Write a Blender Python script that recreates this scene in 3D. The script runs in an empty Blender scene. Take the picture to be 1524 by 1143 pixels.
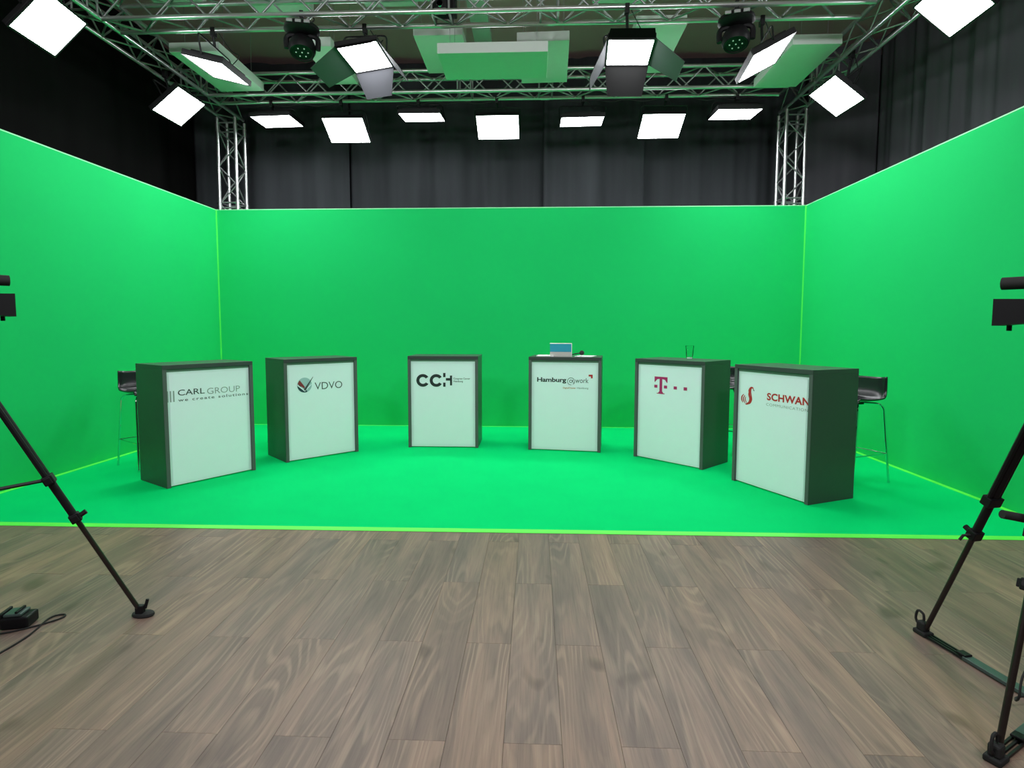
import bpy, bmesh, math, random
from mathutils import Vector, Matrix, Euler
random.seed(4)
C = bpy.context.scene.collection
SC = bpy.context.scene
PI = math.pi
# ------------------------------------------------------------------ camera
cam = bpy.data.cameras.new('camera'); camo = bpy.data.objects.new('camera', cam); C.objects.link(camo)
F_, CX, CY, PITCH, YAW, ROLL = 849.31, 759.21, 551.95, .0738, .0428, -.0015
cam.sensor_fit = 'HORIZONTAL'; cam.sensor_width = 36; cam.lens = F_/1524*36
cam.shift_x = (762-CX)/1524; cam.shift_y = (CY-571.5)/1524
cam.clip_start = .05; cam.clip_end = 100
fw = Vector((-math.sin(YAW)*math.cos(PITCH), math.cos(YAW)*math.cos(PITCH), -math.sin(PITCH)))
rt = Vector((math.cos(YAW), math.sin(YAW), 0)); dn = fw.cross(rt)
r2 = math.cos(ROLL)*rt+math.sin(ROLL)*dn; d2 = -math.sin(ROLL)*rt+math.cos(ROLL)*dn
m = Matrix(((r2.x, -d2.x, -fw.x), (r2.y, -d2.y, -fw.y), (r2.z, -d2.z, -fw.z))).to_4x4()
m.translation = (0, 0, 1.5); camo.matrix_world = m
SC.camera = camo
# ------------------------------------------------------------------ world, exposure, light
w = bpy.data.worlds.new('world'); SC.world = w; w.use_nodes = True
w.node_tree.nodes['Background'].inputs[0].default_value = (.8, .9, 1, 1)
w.node_tree.nodes['Background'].inputs[1].default_value = .02
SC.view_settings.view_transform = 'Standard'; SC.view_settings.look = 'None'
SC.view_settings.gamma = 1; SC.view_settings.use_curve_mapping = False
SC.view_settings.exposure = 0.0
PANEL_EMIT = 31.0      # the soft panels in view
def area(name, loc, target, size, power, col=(.98, .98, 1)):
    l = bpy.data.lights.new(name, 'AREA'); l.shape = 'RECTANGLE'; l.size, l.size_y = size; l.energy = power; l.color = col
    o = bpy.data.objects.new(name, l); C.objects.link(o); o.location = loc
    o.rotation_euler = (Vector(target)-Vector(loc)).to_track_quat('-Z', 'Y').to_euler(); return o
# unseen area lights standing in for studio lamps, added to brighten counters and floor
area('added_front_fill', (-2.6, -.4, 4.4), (-.8, 6, .6), (.9, .6), 125)
area('added_front_fill', (1.8, -.4, 4.4), (0, 6, .6), (.9, .6), 125)
area('added_floor_fill', (-.3, .9, 5.2), (-.3, 2.6, 0), (3.0, .8), 45)

# ------------------------------------------------------------------ materials
def mat(name, col, rough=.6, metal=0, **k):
    m = bpy.data.materials.new(name); m.use_nodes = True; nt = m.node_tree; b = nt.nodes['Principled BSDF']
    b.inputs['Base Color'].default_value = (*col, 1); b.inputs['Roughness'].default_value = rough; b.inputs['Metallic'].default_value = metal
    if 'spec' in k: b.inputs['Specular IOR Level'].default_value = k['spec']
    if 'emit' in k:
        b.inputs['Emission Color'].default_value = (*k.get('ecol', (1, 1, 1)), 1); b.inputs['Emission Strength'].default_value = k['emit']
    if 'trans' in k: b.inputs['Transmission Weight'].default_value = k['trans']; b.inputs['IOR'].default_value = 1.45
    N, L = nt.nodes.new, nt.links.new
    if 'var' in k:      # slight mottling of the colour + bump
        tc = N('ShaderNodeTexCoord'); ns = N('ShaderNodeTexNoise'); ns.inputs['Scale'].default_value = k.get('vs', 3); ns.inputs['Detail'].default_value = 4
        L(tc.outputs['Object'], ns.inputs['Vector'])
        mx = N('ShaderNodeMix'); mx.data_type = 'RGBA'
        mx.inputs[6].default_value = (*[c*(1-k['var']) for c in col], 1); mx.inputs[7].default_value = (*[min(1, c*(1+k['var'])) for c in col], 1)
        L(ns.outputs['Fac'], mx.inputs[0]); L(mx.outputs[2], b.inputs['Base Color'])
    if 'bump' in k:
        tc = N('ShaderNodeTexCoord'); ns = N('ShaderNodeTexNoise'); ns.inputs['Scale'].default_value = k.get('bs', 300); ns.inputs['Detail'].default_value = 2
        bp = N('ShaderNodeBump'); bp.inputs['Strength'].default_value = k['bump']; bp.inputs['Distance'].default_value = .002
        L(tc.outputs['Object'], ns.inputs['Vector']); L(ns.outputs['Fac'], bp.inputs['Height']); L(bp.outputs['Normal'], b.inputs['Normal'])
    return m
M = {}
M['wallgreen'] = mat('chroma_wall', (.011, .56, .148), .8, var=.05, vs=.8, spec=.12)
M['floorgreen'] = mat('chroma_floor', (.001, .64, .165), .9, var=.07, vs=2.2, bump=.3, bs=500, spec=.04)
M['tape'] = mat('lime_tape', (.12, .95, .08), .5)
M['tapeline'] = mat('lime_tape_thin', (.10, .85, .12), .5)
M['rim'] = mat('pale_edge_strip', (.35, .9, .5), .5)
M['alu'] = mat('aluminium_tube', (.62, .64, .64), .28, .85, var=.12, vs=9)
M['alub'] = mat('aluminium_brace', (.36, .38, .38), .42, .8)
M['laminate'] = mat('anthracite_laminate', (.045, .050, .053), .36, var=.08, vs=20, bump=.08, bs=120)
M['edgeband'] = mat('anthracite_edge_band', (.085, .095, .095), .5)
M['rail'] = mat('grey_green_rail', (.10, .16, .13), .5)
M['white'] = mat('white_foam_sheet', (.78, .84, .92), .55, var=.02, vs=6)
M['sheet'] = mat('white_print_sheet', (.82, .88, .97), .6, var=.015, vs=9, bump=.05, bs=200)
M['black'] = mat('black_plastic', (.005, .005, .006), .5, spec=.25)
M['rubber'] = mat('black_rubber', (.008, .008, .008), .8)
M['blackmetal'] = mat('black_metal', (.010, .010, .011), .45, .2, spec=.3)
M['carbon'] = mat('carbon_tube', (.018, .012, .010), .35, .2, var=.4, vs=60)
M['shell'] = mat('black_lacquered_plywood', (.012, .013, .016), .22)
M['chrome'] = mat('chrome', (.75, .76, .76), .12, 1)
M['baffle'] = mat('white_acoustic_foam', (.60, .66, .62), .9, var=.03, vs=15, bump=.2, bs=250)
M['emit'] = mat('light_diffuser', (1, 1, 1), .5, emit=PANEL_EMIT, ecol=(.97, .975, 1))
M['barn'] = mat('barn_door_sheet', (.006, .006, .006), .9, 0, spec=.03)
M['barnpale'] = mat('barn_door_inner', (.028, .029, .033), .8, 0, spec=.1)
M['flapdark'] = mat('barn_door_dark', (.03, .05, .04), .5)
M['ceiling'] = mat('grey_ceiling', (.60, .40, .38), .9, var=.06, vs=1.5)
M['room'] = mat('dark_wall', (.02, .02, .02), .9)
M['base'] = mat('dark_subfloor', (.05, .04, .035), .9)
M['glass'] = mat('clear_glass', (.95, 1, .98), .02, trans=1)
M['blue'] = mat('blue_card', (.015, .33, .50), .5)
M['palecard'] = mat('pale_grey_card', (.55, .55, .52), .6)
M['paper'] = mat('white_paper', (.85, .87, .87), .7)
M['ink'] = mat('black_print', (.012, .016, .022), .6)
M['grey1'] = mat('dark_grey_print', (.05, .065, .07), .6)
M['grey2'] = mat('grey_print', (.27, .32, .32), .6)
M['red'] = mat('red_print', (.50, .018, .022), .6)
M['redd'] = mat('dark_red_print', (.25, .02, .03), .6)
M['magenta'] = mat('magenta_print', (.46, .012, .13), .6)
M['orange'] = mat('orange_print', (.55, .22, .10), .6)
M['palebl'] = mat('pale_blue_print', (.38, .52, .58), .6)
M['navy'] = mat('navy_print', (.02, .07, .10), .6)
M['lens'] = mat('lens_dots', (.9, .9, .9), .2, emit=1.2)
M['spreader'] = mat('grey_green_metal', (.06, .09, .085), .4, .3)

def thin_glass():
    m = bpy.data.materials.new('thin_clear_glass'); m.use_nodes = True; nt = m.node_tree; nt.nodes.remove(nt.nodes['Principled BSDF']); N, L = nt.nodes.new, nt.links.new
    t = N('ShaderNodeBsdfTransparent'); t.inputs[0].default_value = (.93, .98, .96, 1); g = N('ShaderNodeBsdfGlossy'); g.inputs['Roughness'].default_value = .03
    lw = N('ShaderNodeLayerWeight'); lw.inputs[0].default_value = .08; mx = N('ShaderNodeMixShader'); L(lw.outputs['Fresnel'], mx.inputs[0]); L(t.outputs[0], mx.inputs[1]); L(g.outputs[0], mx.inputs[2])
    L(mx.outputs[0], nt.nodes['Material Output'].inputs[0]); return m
M['glass'] = thin_glass()
def curtain_mat(name, c):
    m = mat(name, c, .95, spec=.1); nt = m.node_tree; b = nt.nodes['Principled BSDF']
    N, L = nt.nodes.new, nt.links.new
    tc = N('ShaderNodeTexCoord'); mp = N('ShaderNodeMapping'); mp.inputs['Scale'].default_value = (2.5, 2.5, .15)
    ns = N('ShaderNodeTexNoise'); ns.inputs['Scale'].default_value = 2; ns.inputs['Detail'].default_value = 3
    L(tc.outputs['Object'], mp.inputs[0]); L(mp.outputs[0], ns.inputs['Vector'])
    mx = N('ShaderNodeMix'); mx.data_type = 'RGBA'; mx.inputs[6].default_value = (*[x*.7 for x in c], 1); mx.inputs[7].default_value = (*[x*1.3 for x in c], 1)
    L(ns.outputs['Fac'], mx.inputs[0]); L(mx.outputs[2], b.inputs['Base Color']); return m
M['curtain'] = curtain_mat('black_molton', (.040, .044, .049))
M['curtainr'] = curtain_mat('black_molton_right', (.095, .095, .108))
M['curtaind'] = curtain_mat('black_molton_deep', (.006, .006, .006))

def wood():
    m = bpy.data.materials.new('walnut_plank'); m.use_nodes = True; nt = m.node_tree; b = nt.nodes['Principled BSDF']
    N, L = nt.nodes.new, nt.links.new
    tc = N('ShaderNodeTexCoord'); oi = N('ShaderNodeObjectInfo')
    mul = N('ShaderNodeVectorMath'); mul.operation = 'MULTIPLY_ADD'
    comb = N('ShaderNodeCombineXYZ')
    for i, s in enumerate((37., 91., 53.)):
        q = N('ShaderNodeMath'); q.operation = 'MULTIPLY'; q.inputs[1].default_value = s; L(oi.outputs['Random'], q.inputs[0]); L(q.outputs[0], comb.inputs[i])
    add = N('ShaderNodeVectorMath'); add.operation = 'ADD'; L(tc.outputs['Object'], add.inputs[0]); L(comb.outputs[0], add.inputs[1])
    def noise(scale, sc, det, dist=0, rough=.6):
        mp = N('ShaderNodeMapping'); mp.inputs['Scale'].default_value = scale; L(add.outputs[0], mp.inputs[0])
        n = N('ShaderNodeTexNoise'); n.inputs['Scale'].default_value = sc; n.inputs['Detail'].default_value = det; n.inputs['Distortion'].default_value = dist
        n.inputs['Roughness'].default_value = rough
        L(mp.outputs[0], n.inputs['Vector']); return n.outputs['Fac']
    # broad streaks
    big = noise((5, .55, 5), 1.6, 3, .6)
    # flowing growth-ring lines: contour bands of a stretched noise
    ring = noise((4.2, .42, 4.2), 1.0, 1.5, .25, .45)
    mm = N('ShaderNodeMath'); mm.operation = 'MULTIPLY'; mm.inputs[1].default_value = 135; L(ring, mm.inputs[0])
    sn = N('ShaderNodeMath'); sn.operation = 'SINE'; L(mm.outputs[0], sn.inputs[0])
    mr = N('ShaderNodeMapRange'); mr.inputs[1].default_value = -1; mr.inputs[2].default_value = 1; L(sn.outputs[0], mr.inputs[0])
    fine = noise((60, 1.6, 60), 2.2, 4, .3, .7)
    pat = noise((3, 1.2, 3), 1.1, 2)
    knot = noise((7, 3.4, 7), 1.0, 1)
    cr = N('ShaderNodeValToRGB'); L(big, cr.inputs[0])
    e = cr.color_ramp.elements
    e[0].position = .30; e[0].color = (.128, .090, .075, 1); e[1].position = .72; e[1].color = (.270, .182, .134, 1)
    x = cr.color_ramp.elements.new(.5); x.color = (.184, .130, .102, 1)
    def mix(a, bcol, fac, mode='MULTIPLY', f=None):
        mx = N('ShaderNodeMix'); mx.data_type = 'RGBA'; mx.blend_type = mode
        L(a, mx.inputs[6])
        if isinstance(bcol, tuple): mx.inputs[7].default_value = (*bcol, 1)
        else: L(bcol, mx.inputs[7])
        if f is not None: L(f, mx.inputs[0])
        else: mx.inputs[0].default_value = fac
        return mx.outputs[2]
    def rng(v, a, b_, c, d):
        r = N('ShaderNodeMapRange'); r.inputs[1].default_value = a; r.inputs[2].default_value = b_; r.inputs[3].default_value = c; r.inputs[4].default_value = d; L(v, r.inputs[0]); return r.outputs[0]
    col = cr.outputs[0]
    rl = N('ShaderNodeMath'); rl.operation = 'MULTIPLY'; L(rng(mr.outputs[0], .55, 1, 0, .42), rl.inputs[0]); L(rng(pat, .42, .62, .1, 1), rl.inputs[1])
    col = mix(col, (.38, .28, .20), 1, 'MIX', rl.outputs[0])
    col = mix(col, (.62, .60, .60), 1, 'MULTIPLY', rng(fine, .50, .75, 0, .8))
    col = mix(col, (1.25, 1.2, 1.1), 1, 'MULTIPLY', rng(fine, .48, .28, 0, .6))
    col = mix(col, (.42, .38, .36), 1, 'MULTIPLY', rng(knot, .68, .78, 0, .7))
    tone = N('ShaderNodeMix'); tone.data_type = 'RGBA'; tone.inputs[6].default_value = (.88, .90, .94, 1); tone.inputs[7].default_value = (1.06, 1.02, .98, 1)
    L(oi.outputs['Random'], tone.inputs[0])
    col = mix(col, tone.outputs[2], 1)
    L(col, b.inputs['Base Color'])
    b.inputs['Roughness'].default_value = .42; b.inputs['Specular IOR Level'].default_value = .4
    bp = N('ShaderNodeBump'); bp.inputs['Strength'].default_value = .15; bp.inputs['Distance'].default_value = .001; L(fine, bp.inputs['Height']); L(bp.outputs[0], b.inputs['Normal'])
    return m
M['wood'] = wood()

# ------------------------------------------------------------------ helpers
def obj(name, bm_or_mesh, material=None, parent=None, smooth=False, loc=None, rot=None):
    if isinstance(bm_or_mesh, bmesh.types.BMesh):
        me = bpy.data.meshes.new(name); bmesh.ops.recalc_face_normals(bm_or_mesh, faces=bm_or_mesh.faces); bm_or_mesh.to_mesh(me); bm_or_mesh.free()
        if material: me.materials.append(material)
        if smooth:
            for p in me.polygons: p.use_smooth = True
            if smooth != 2: me.set_sharp_from_angle(angle=math.radians(40))
    else: me = bm_or_mesh
    o = bpy.data.objects.new(name, me); C.objects.link(o)
    if parent: o.parent = parent
    if loc is not None: o.location = loc
    if rot is not None: o.rotation_euler = rot
    return o
def tag(o, label, cat, group=None):
    o['label'] = label; o['category'] = cat
    if group: o['group'] = group
    return o
def thing(name, label, cat, loc=(0, 0, 0), rotz=0, group=None):
    o = bpy.data.objects.new(name, None); C.objects.link(o); o.location = loc; o.rotation_euler = (0, 0, rotz); o.empty_display_size = .1
    return tag(o, label, cat, group)
def struct(o): o['kind'] = 'structure'; return o
def box(bm, x0, x1, y0, y1, z0, z1, bev=0, T=None):
    r = bmesh.ops.create_cube(bm, size=1)
    vs = r['verts']
    for v in vs: v.co = Vector(((x0+x1)/2+v.co.x*(x1-x0), (y0+y1)/2+v.co.y*(y1-y0), (z0+z1)/2+v.co.z*(z1-z0)))
    if bev:
        es = list({e for v in vs for e in v.link_edges})
        rb = bmesh.ops.bevel(bm, geom=es, offset=bev, segments=2, affect='EDGES', profile=.5)
        vs = list({v for f in rb['faces'] for v in f.verts} | {v for v in vs if v.is_valid})
    if T is not None:
        seen = set()
        st = [vs[0]]
        while st:
            v = st.pop()
            if v in seen: continue
            seen.add(v); st += [e.other_vert(v) for e in v.link_edges]
        for v in seen: v.co = T @ v.co
    return bm
def B(*a, **k): return box(bmesh.new(), *a, **k)
def tube(bm, pts, r, seg=8, caps=True, closed=False, r1=None):
    pts = [Vector(p) for p in pts]; n = len(pts); rings = []
    up = None
    for i, p in enumerate(pts):
        if closed: t = (pts[(i+1) % n]-pts[i-1]).normalized()
        else: t = ((pts[min(i+1, n-1)]-pts[max(i-1, 0)])).normalized()
        if up is None: up = Vector((0, 0, 1)) if abs(t.z) < .9 else Vector((1, 0, 0))
        a = t.cross(up).normalized(); b = a.cross(t).normalized(); up = b
        rr = r if r1 is None else r+(r1-r)*i/(n-1)
        rings.append([bm.verts.new(p+rr*(math.cos(2*PI*k/seg)*a+math.sin(2*PI*k/seg)*b)) for k in range(seg)])
    m_ = n if closed else n-1
    for i in range(m_):
        A, Bq = rings[i], rings[(i+1) % n]
        for k in range(seg): bm.faces.new((A[k], A[(k+1) % seg], Bq[(k+1) % seg], Bq[k]))
    if caps and not closed: bm.faces.new(rings[0]); bm.faces.new(rings[-1][::-1])
    return bm
def TU(*a, **k): return tube(bmesh.new(), *a, **k)
def lathe(bm, prof, seg=24, T=None):
    rings = []
    for r, z in prof:
        if r < 1e-6: rings.append([bm.verts.new((0, 0, z))])
        else: rings.append([bm.verts.new((r*math.cos(2*PI*k/seg), r*math.sin(2*PI*k/seg), z)) for k in range(seg)])
    for a, b in zip(rings, rings[1:]):
        for k in range(seg):
            v = [a[k % len(a)], a[(k+1) % len(a)], b[(k+1) % len(b)], b[k % len(b)]]
            u = []
            for q in v:
                if q not in u: u.append(q)
            if len(u) > 2: bm.faces.new(u)
    if T is not None:
        for rg in rings:
            for v in rg: v.co = T @ v.co
    return bm
def smoothpath(pts, n=6):
    P = [Vector(p) for p in pts]; out = []
    for i in range(len(P)-1):
        p0, p1, p2, p3 = P[max(i-1, 0)], P[i], P[i+1], P[min(i+2, len(P)-1)]
        for k in range(n):
            t = k/n
            out.append(.5*((2*p1)+(-p0+p2)*t+(2*p0-5*p1+4*p2-p3)*t*t+(-p0+3*p1-3*p2+p3)*t**3))
    out.append(P[-1]); return out
def fillet(pts, r=.04, n=4):
    P = [Vector(p) for p in pts]; out = [P[0]]
    for i in range(1, len(P)-1):
        a = (P[i-1]-P[i]); b = (P[i+1]-P[i]); ra = min(r, a.length*.45, b.length*.45)
        A_ = P[i]+a.normalized()*ra; B_ = P[i]+b.normalized()*ra
        for k in range(n+1):
            t = k/n; out.append((1-t)**2*A_+2*t*(1-t)*P[i]+t*t*B_)
    out.append(P[-1]); return out
def poly_prism(bm, pts, y0, y1):
    """outline in x,z extruded between y0 and y1"""
    a = [bm.verts.new((x, y0, z)) for x, z in pts]; b = [bm.verts.new((x, y1, z)) for x, z in pts]
    n = len(pts)
    bm.faces.new(a); bm.faces.new(b[::-1])
    for i in range(n): bm.faces.new((a[i], b[i], b[(i+1) % n], a[(i+1) % n]))
    return bm

# ------------------------------------------------------------------ room shell
XL, XR, YB, HW = -4.880, 3.963, 8.686, 3.30
struct(obj('ceiling', B(-6.6, 5.9, -3.2, 10.2, 6.05, 6.15), M['ceiling']))
fl = struct(obj('floor', B(-6.6, 5.9, -3.2, 10.2, -.12, -.016), M['base']))
struct(obj('wall_front', B(-6.6, 5.9, -3.2, -3.1, -.02, 6.05), M['room']))
struct(obj('wall_rear', B(-6.6, 5.9, 10.1, 10.2, -.02, 6.05), M['room'])); struct(obj('wall_outer_left', B(-6.6, -6.5, -3.1, 10.1, -.02, 6.05), M['room'])); struct(obj('wall_outer_right', B(5.8, 5.9, -3.1, 10.1, -.02, 6.05), M['room']))
# planks
PW, PL = .2125, 1.305
def plank_mesh(L_):
    bm = bmesh.new(); g = .0004; h = .014; c = .0007
    x0, x1, y0, y1 = -PW/2+g, PW/2-g, g, L_-g
    lo = [bm.verts.new(p) for p in ((x0, y0, -h), (x1, y0, -h), (x1, y1, -h), (x0, y1, -h))]
    mi = [bm.verts.new(p) for p in ((x0, y0, -c), (x1, y0, -c), (x1, y1, -c), (x0, y1, -c))]
    hi = [bm.verts.new(p) for p in ((x0+c, y0+c, 0), (x1-c, y0+c, 0), (x1-c, y1-c, 0), (x0+c, y1-c, 0))]
    for A_, B_ in ((lo, mi), (mi, hi)):
        for i in range(4): bm.faces.new((A_[i], A_[(i+1) % 4], B_[(i+1) % 4], B_[i]))
    bm.faces.new(hi)
    me = bpy.data.meshes.new('plank'); bm.normal_update(); bm.to_mesh(me); bm.free(); me.materials.append(M['wood']); return me
YE = 4.13
lens = {}
for k in range(-24, 20):
    j = 1.965 if k % 2 == 0 else 2.62
    x = k*PW
    ys = [j-PL*2+i*PL for i in range(5)]
    for y0 in ys:
        y1 = y0+PL
        if y1 < .3 or y0 > YE-.02: continue
        L_ = round(min(y1, YE)-y0, 3)
        if L_ not in lens: lens[L_] = plank_mesh(L_)
        obj('plank', lens[L_], None, fl, loc=(x, y0, -.001))
# green floor, tape
gf = bmesh.new(); box(gf, XL, XR, 4.13, YB, -.016, 0)
struct(obj('trim_1', gf, M['floorgreen']))['label'] = 'bright green chroma floor covering'
def strip(name, a, b, wd, th, mt, z=0.0):
    a = Vector(a); b = Vector(b); d = (b-a); L_ = d.length; T = Matrix.Translation(a) @ Vector((1, 0, 0)).rotation_difference(d).to_matrix().to_4x4()
    return struct(obj(name, B(0, L_, -wd/2, wd/2, 0, th, T=T), M[mt]))
strip('trim_2', (XL, 4.105, 0), (XR, 4.165, 0), .075, .0022, 'tape')['label'] = 'lime green tape along front edge of green floor'
strip('trim_3', (XL+.025, 4.1, 0), (XL+.025, YB, 0), .05, .002, 'tape')
strip('trim_4', (XR-.025, 4.1, 0), (XR-.025, YB, 0), .05, .002, 'tape')
strip('trim_5', (XL, YB-.02, 0), (XR, YB-.02, 0), .04, .002, 'tapeline')
# green screen walls
struct(obj('wall_back', B(XL-.05, XR+.05, YB, YB+.05, -.016, HW, bev=.003), M['wallgreen']))
struct(obj('wall_left', B(XL-.05, XL, 3.9, YB, -.016, HW, bev=.003), M['wallgreen']))
struct(obj('wall_right', B(XR, XR+.05, 3.9, YB, -.016, HW, bev=.003), M['wallgreen']))
struct(obj('trim_6', B(XL-.05, XR+.05, YB-.001, YB+.05, HW, HW+.012), M['rim']))
struct(obj('trim_7', B(XL-.05, XL+.001, 3.9, YB-.001, HW, HW+.012), M['rim']))
struct(obj('trim_8', B(XR-.001, XR+.05, 3.9, YB-.001, HW, HW+.012), M['rim']))
struct(obj('trim_9', B(XL, XL+.014, YB-.014, YB, .002, HW), M['tapeline']))
struct(obj('trim_10', B(XR-.014, XR, YB-.014, YB, .002, HW), M['tapeline']))

# ------------------------------------------------------------------ curtains
def curtain(label, p0, p1, seed, mt='curtain', amp=.05, z0=.02, z1=5.9, flat=.5):
    rnd = random.Random(seed); p0 = Vector((*p0, 0)); p1 = Vector((*p1, 0)); d = p1-p0; L_ = d.length; t = d/L_; n = Vector((-t.y, t.x, 0))
    N = int(L_/.02); fs = [(rnd.uniform(5, 9), rnd.uniform(0, 6), rnd.uniform(.5, 1)), (rnd.uniform(11, 17), rnd.uniform(0, 6), rnd.uniform(.3, .6)), (rnd.uniform(22, 34), rnd.uniform(0, 6), rnd.uniform(.1, .25))]
    env = [(rnd.uniform(.8, 1.6), rnd.uniform(0, 6))]
    zs = [z0, 1.5, 3.0, 4.0, 5.0, z1]
    bm = bmesh.new(); rows = []
    for zi, z in enumerate(zs):
        row = []
        for i in range(N+1):
            s = L_*i/N; e = flat+(1-flat)*math.sin(env[0][0]*s+env[0][1])**2
            lean = .03*math.sin(s*1.7+seed)*(z1-z)/z1
            h = sum(a*math.sin(f*(s+lean)+ph) for f, ph, a in fs)*amp*e*(.75+.25*(z1-z)/z1)
            edge = min(1, min(s, L_-s)/.06)
            row.append(bm.verts.new(p0+t*s+n*(h*edge)+Vector((0, 0, z))))
        rows.append(row)
    for a, b in zip(rows, rows[1:]):
        for i in range(N): bm.faces.new((a[i], a[i+1], b[i+1], b[i]))
    o = obj('curtain', bm, M[mt], None, smooth=2)
    md = o.modifiers.new('thickness', 'SOLIDIFY'); md.thickness = .006
    return tag(o, label, 'curtain')
yb = 9.75
for (a, b, lab, sd, am) in [(-5.75, -3.15, 'black curtain length behind the left truss tower, at the left end of the back row', 1, .045),
                        (-3.13, .14, 'widest smooth black curtain in the middle of the back row, left of centre', 5, .03),
                        (.16, 1.75, 'black curtain with bunched folds hanging above the counter with the blue box', 6, .05),
                        (1.77, 4.35, 'plain black curtain in the back row just left of the right truss tower', 4, .022)]:
    curtain(lab, (a-.03, yb+(.06 if sd in (5, 4) else -.06)), (b+.03, yb+(.06 if sd in (5, 4) else -.06)), sd, amp=am*2.2)
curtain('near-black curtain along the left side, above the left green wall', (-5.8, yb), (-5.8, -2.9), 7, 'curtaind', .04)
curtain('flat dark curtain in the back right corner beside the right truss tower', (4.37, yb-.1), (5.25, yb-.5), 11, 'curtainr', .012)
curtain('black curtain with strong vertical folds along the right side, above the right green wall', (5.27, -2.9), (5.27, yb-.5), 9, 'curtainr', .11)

# ------------------------------------------------------------------ trusses
CS = .28; CR_ = .025; HP = .285
brace_len = math.hypot(CS, HP)
def cyl_mesh(name, L_, r, mt, seg=8):
    bm = TU([(0, 0, 0), (0, 0, L_)], r, seg); me = bpy.data.meshes.new(name); bm.normal_update(); bm.to_mesh(me); bm.free(); me.materials.append(mt)
    for p in me.polygons: p.use_smooth = True
    me.set_sharp_from_angle(angle=1.0); return me
MB_ = cyl_mesh('brace', brace_len, .0105, M['alub'], 8); MP_ = cyl_mesh('end_post', CS, .0125, M['alub'], 8)
def truss(label, origin, axis, u, v, L_, joints=(), phase=0):
    """origin = corner chord start; chords at 0,u,v,u+v (unit vectors u,v times CS)"""
    o = thing('lighting_truss', label, 'truss', origin); ax = Vector(axis).normalized(); u = Vector(u); v = Vector(v)
    offs = [Vector((0, 0, 0)), u*CS, (u+v)*CS, v*CS]
    for of in offs:
        bm = TU([of, of+ax*L_], CR_, 14); obj('chord', bm, M['alu'], o, smooth=True)
    def put(me, nm, a, b):
        q = obj(nm, me, None, o); q.location = a; q.rotation_mode = 'QUATERNION'; q.rotation_quaternion = Vector((0, 0, 1)).rotation_difference(b-a)
    for fi in range(4):
        A_, B_ = offs[fi], offs[(fi+1) % 4]; s = 0.0; k = fi+phase
        n = int(L_/HP)
        for i in range(n):
            s0, s1 = i*HP, (i+1)*HP
            a, b = (A_, B_) if k % 2 == 0 else (B_, A_)
            put(MB_, 'brace', a+ax*s0, b+ax*s1); k += 1
        for jn in joints: put(MP_, 'end_post', A_+ax*jn, B_+ax*jn)
    for jn in joints[::2]:
        jm = (jn+joints[joints.index(jn)+1])/2
        for of in offs:
            obj('coupler', TU([of+ax*(jm-.06), of+ax*(jm+.06)], CR_*1.16, 12), M['alu'], o, smooth=True)
    return o
Z0 = 4.75
LX = -4.865; RX = 3.675
truss('front aluminium truss crossing the picture near its top edge', (LX+.29, 6.08, Z0), (1, 0, 0), (0, 1, 0), (0, 0, 1), 7.95, (3.50, 3.68, 4.62, 4.80))
truss('rear aluminium truss crossing above the row of ceiling lights', (LX+.29, 8.06, Z0), (1, 0, 0), (0, 1, 0), (0, 0, 1), 7.95, (3.50, 3.68, 4.62, 4.80), 1)
truss('aluminium truss running back along the left side below the ceiling', (LX, 3.6, Z0), (0, 1, 0), (1, 0, 0), (0, 0, 1), 5.43, (2.3, 2.44, 4.3, 4.44))
truss('aluminium truss running back along the right side below the ceiling', (RX, 3.6, Z0), (0, 1, 0), (1, 0, 0), (0, 0, 1), 5.43, (2.3, 2.44, 4.3, 4.44), 1)
def tower(label, x):
    o = truss(label, (x, 8.80, .0), (0, 0, 1), (1, 0, 0), (0, 1, 0), 4.72, (.03, .2, 3.36, 3.44, 4.5, 4.64))
    o.name = 'truss_tower'
    bm = bmesh.new(); box(bm, -.1, CS+.1, -.05, CS+.1, -.004, .012); obj('base_plate', bm, M['blackmetal'], o)
    for cx_, cy_ in ((0, 0), (CS, 0), (0, CS), (CS, CS)):
        for zz in (3.37, 3.43):
            bm = TU([(cx_-.045, cy_, zz), (cx_+.045, cy_, zz)], .009, 8); obj('bolt', bm, M['chrome'], o)
tower('shiny aluminium truss tower rising behind the left corner of the green screen', -4.875)
tower('shiny aluminium truss tower rising behind the right corner of the green screen', 3.685)

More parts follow.
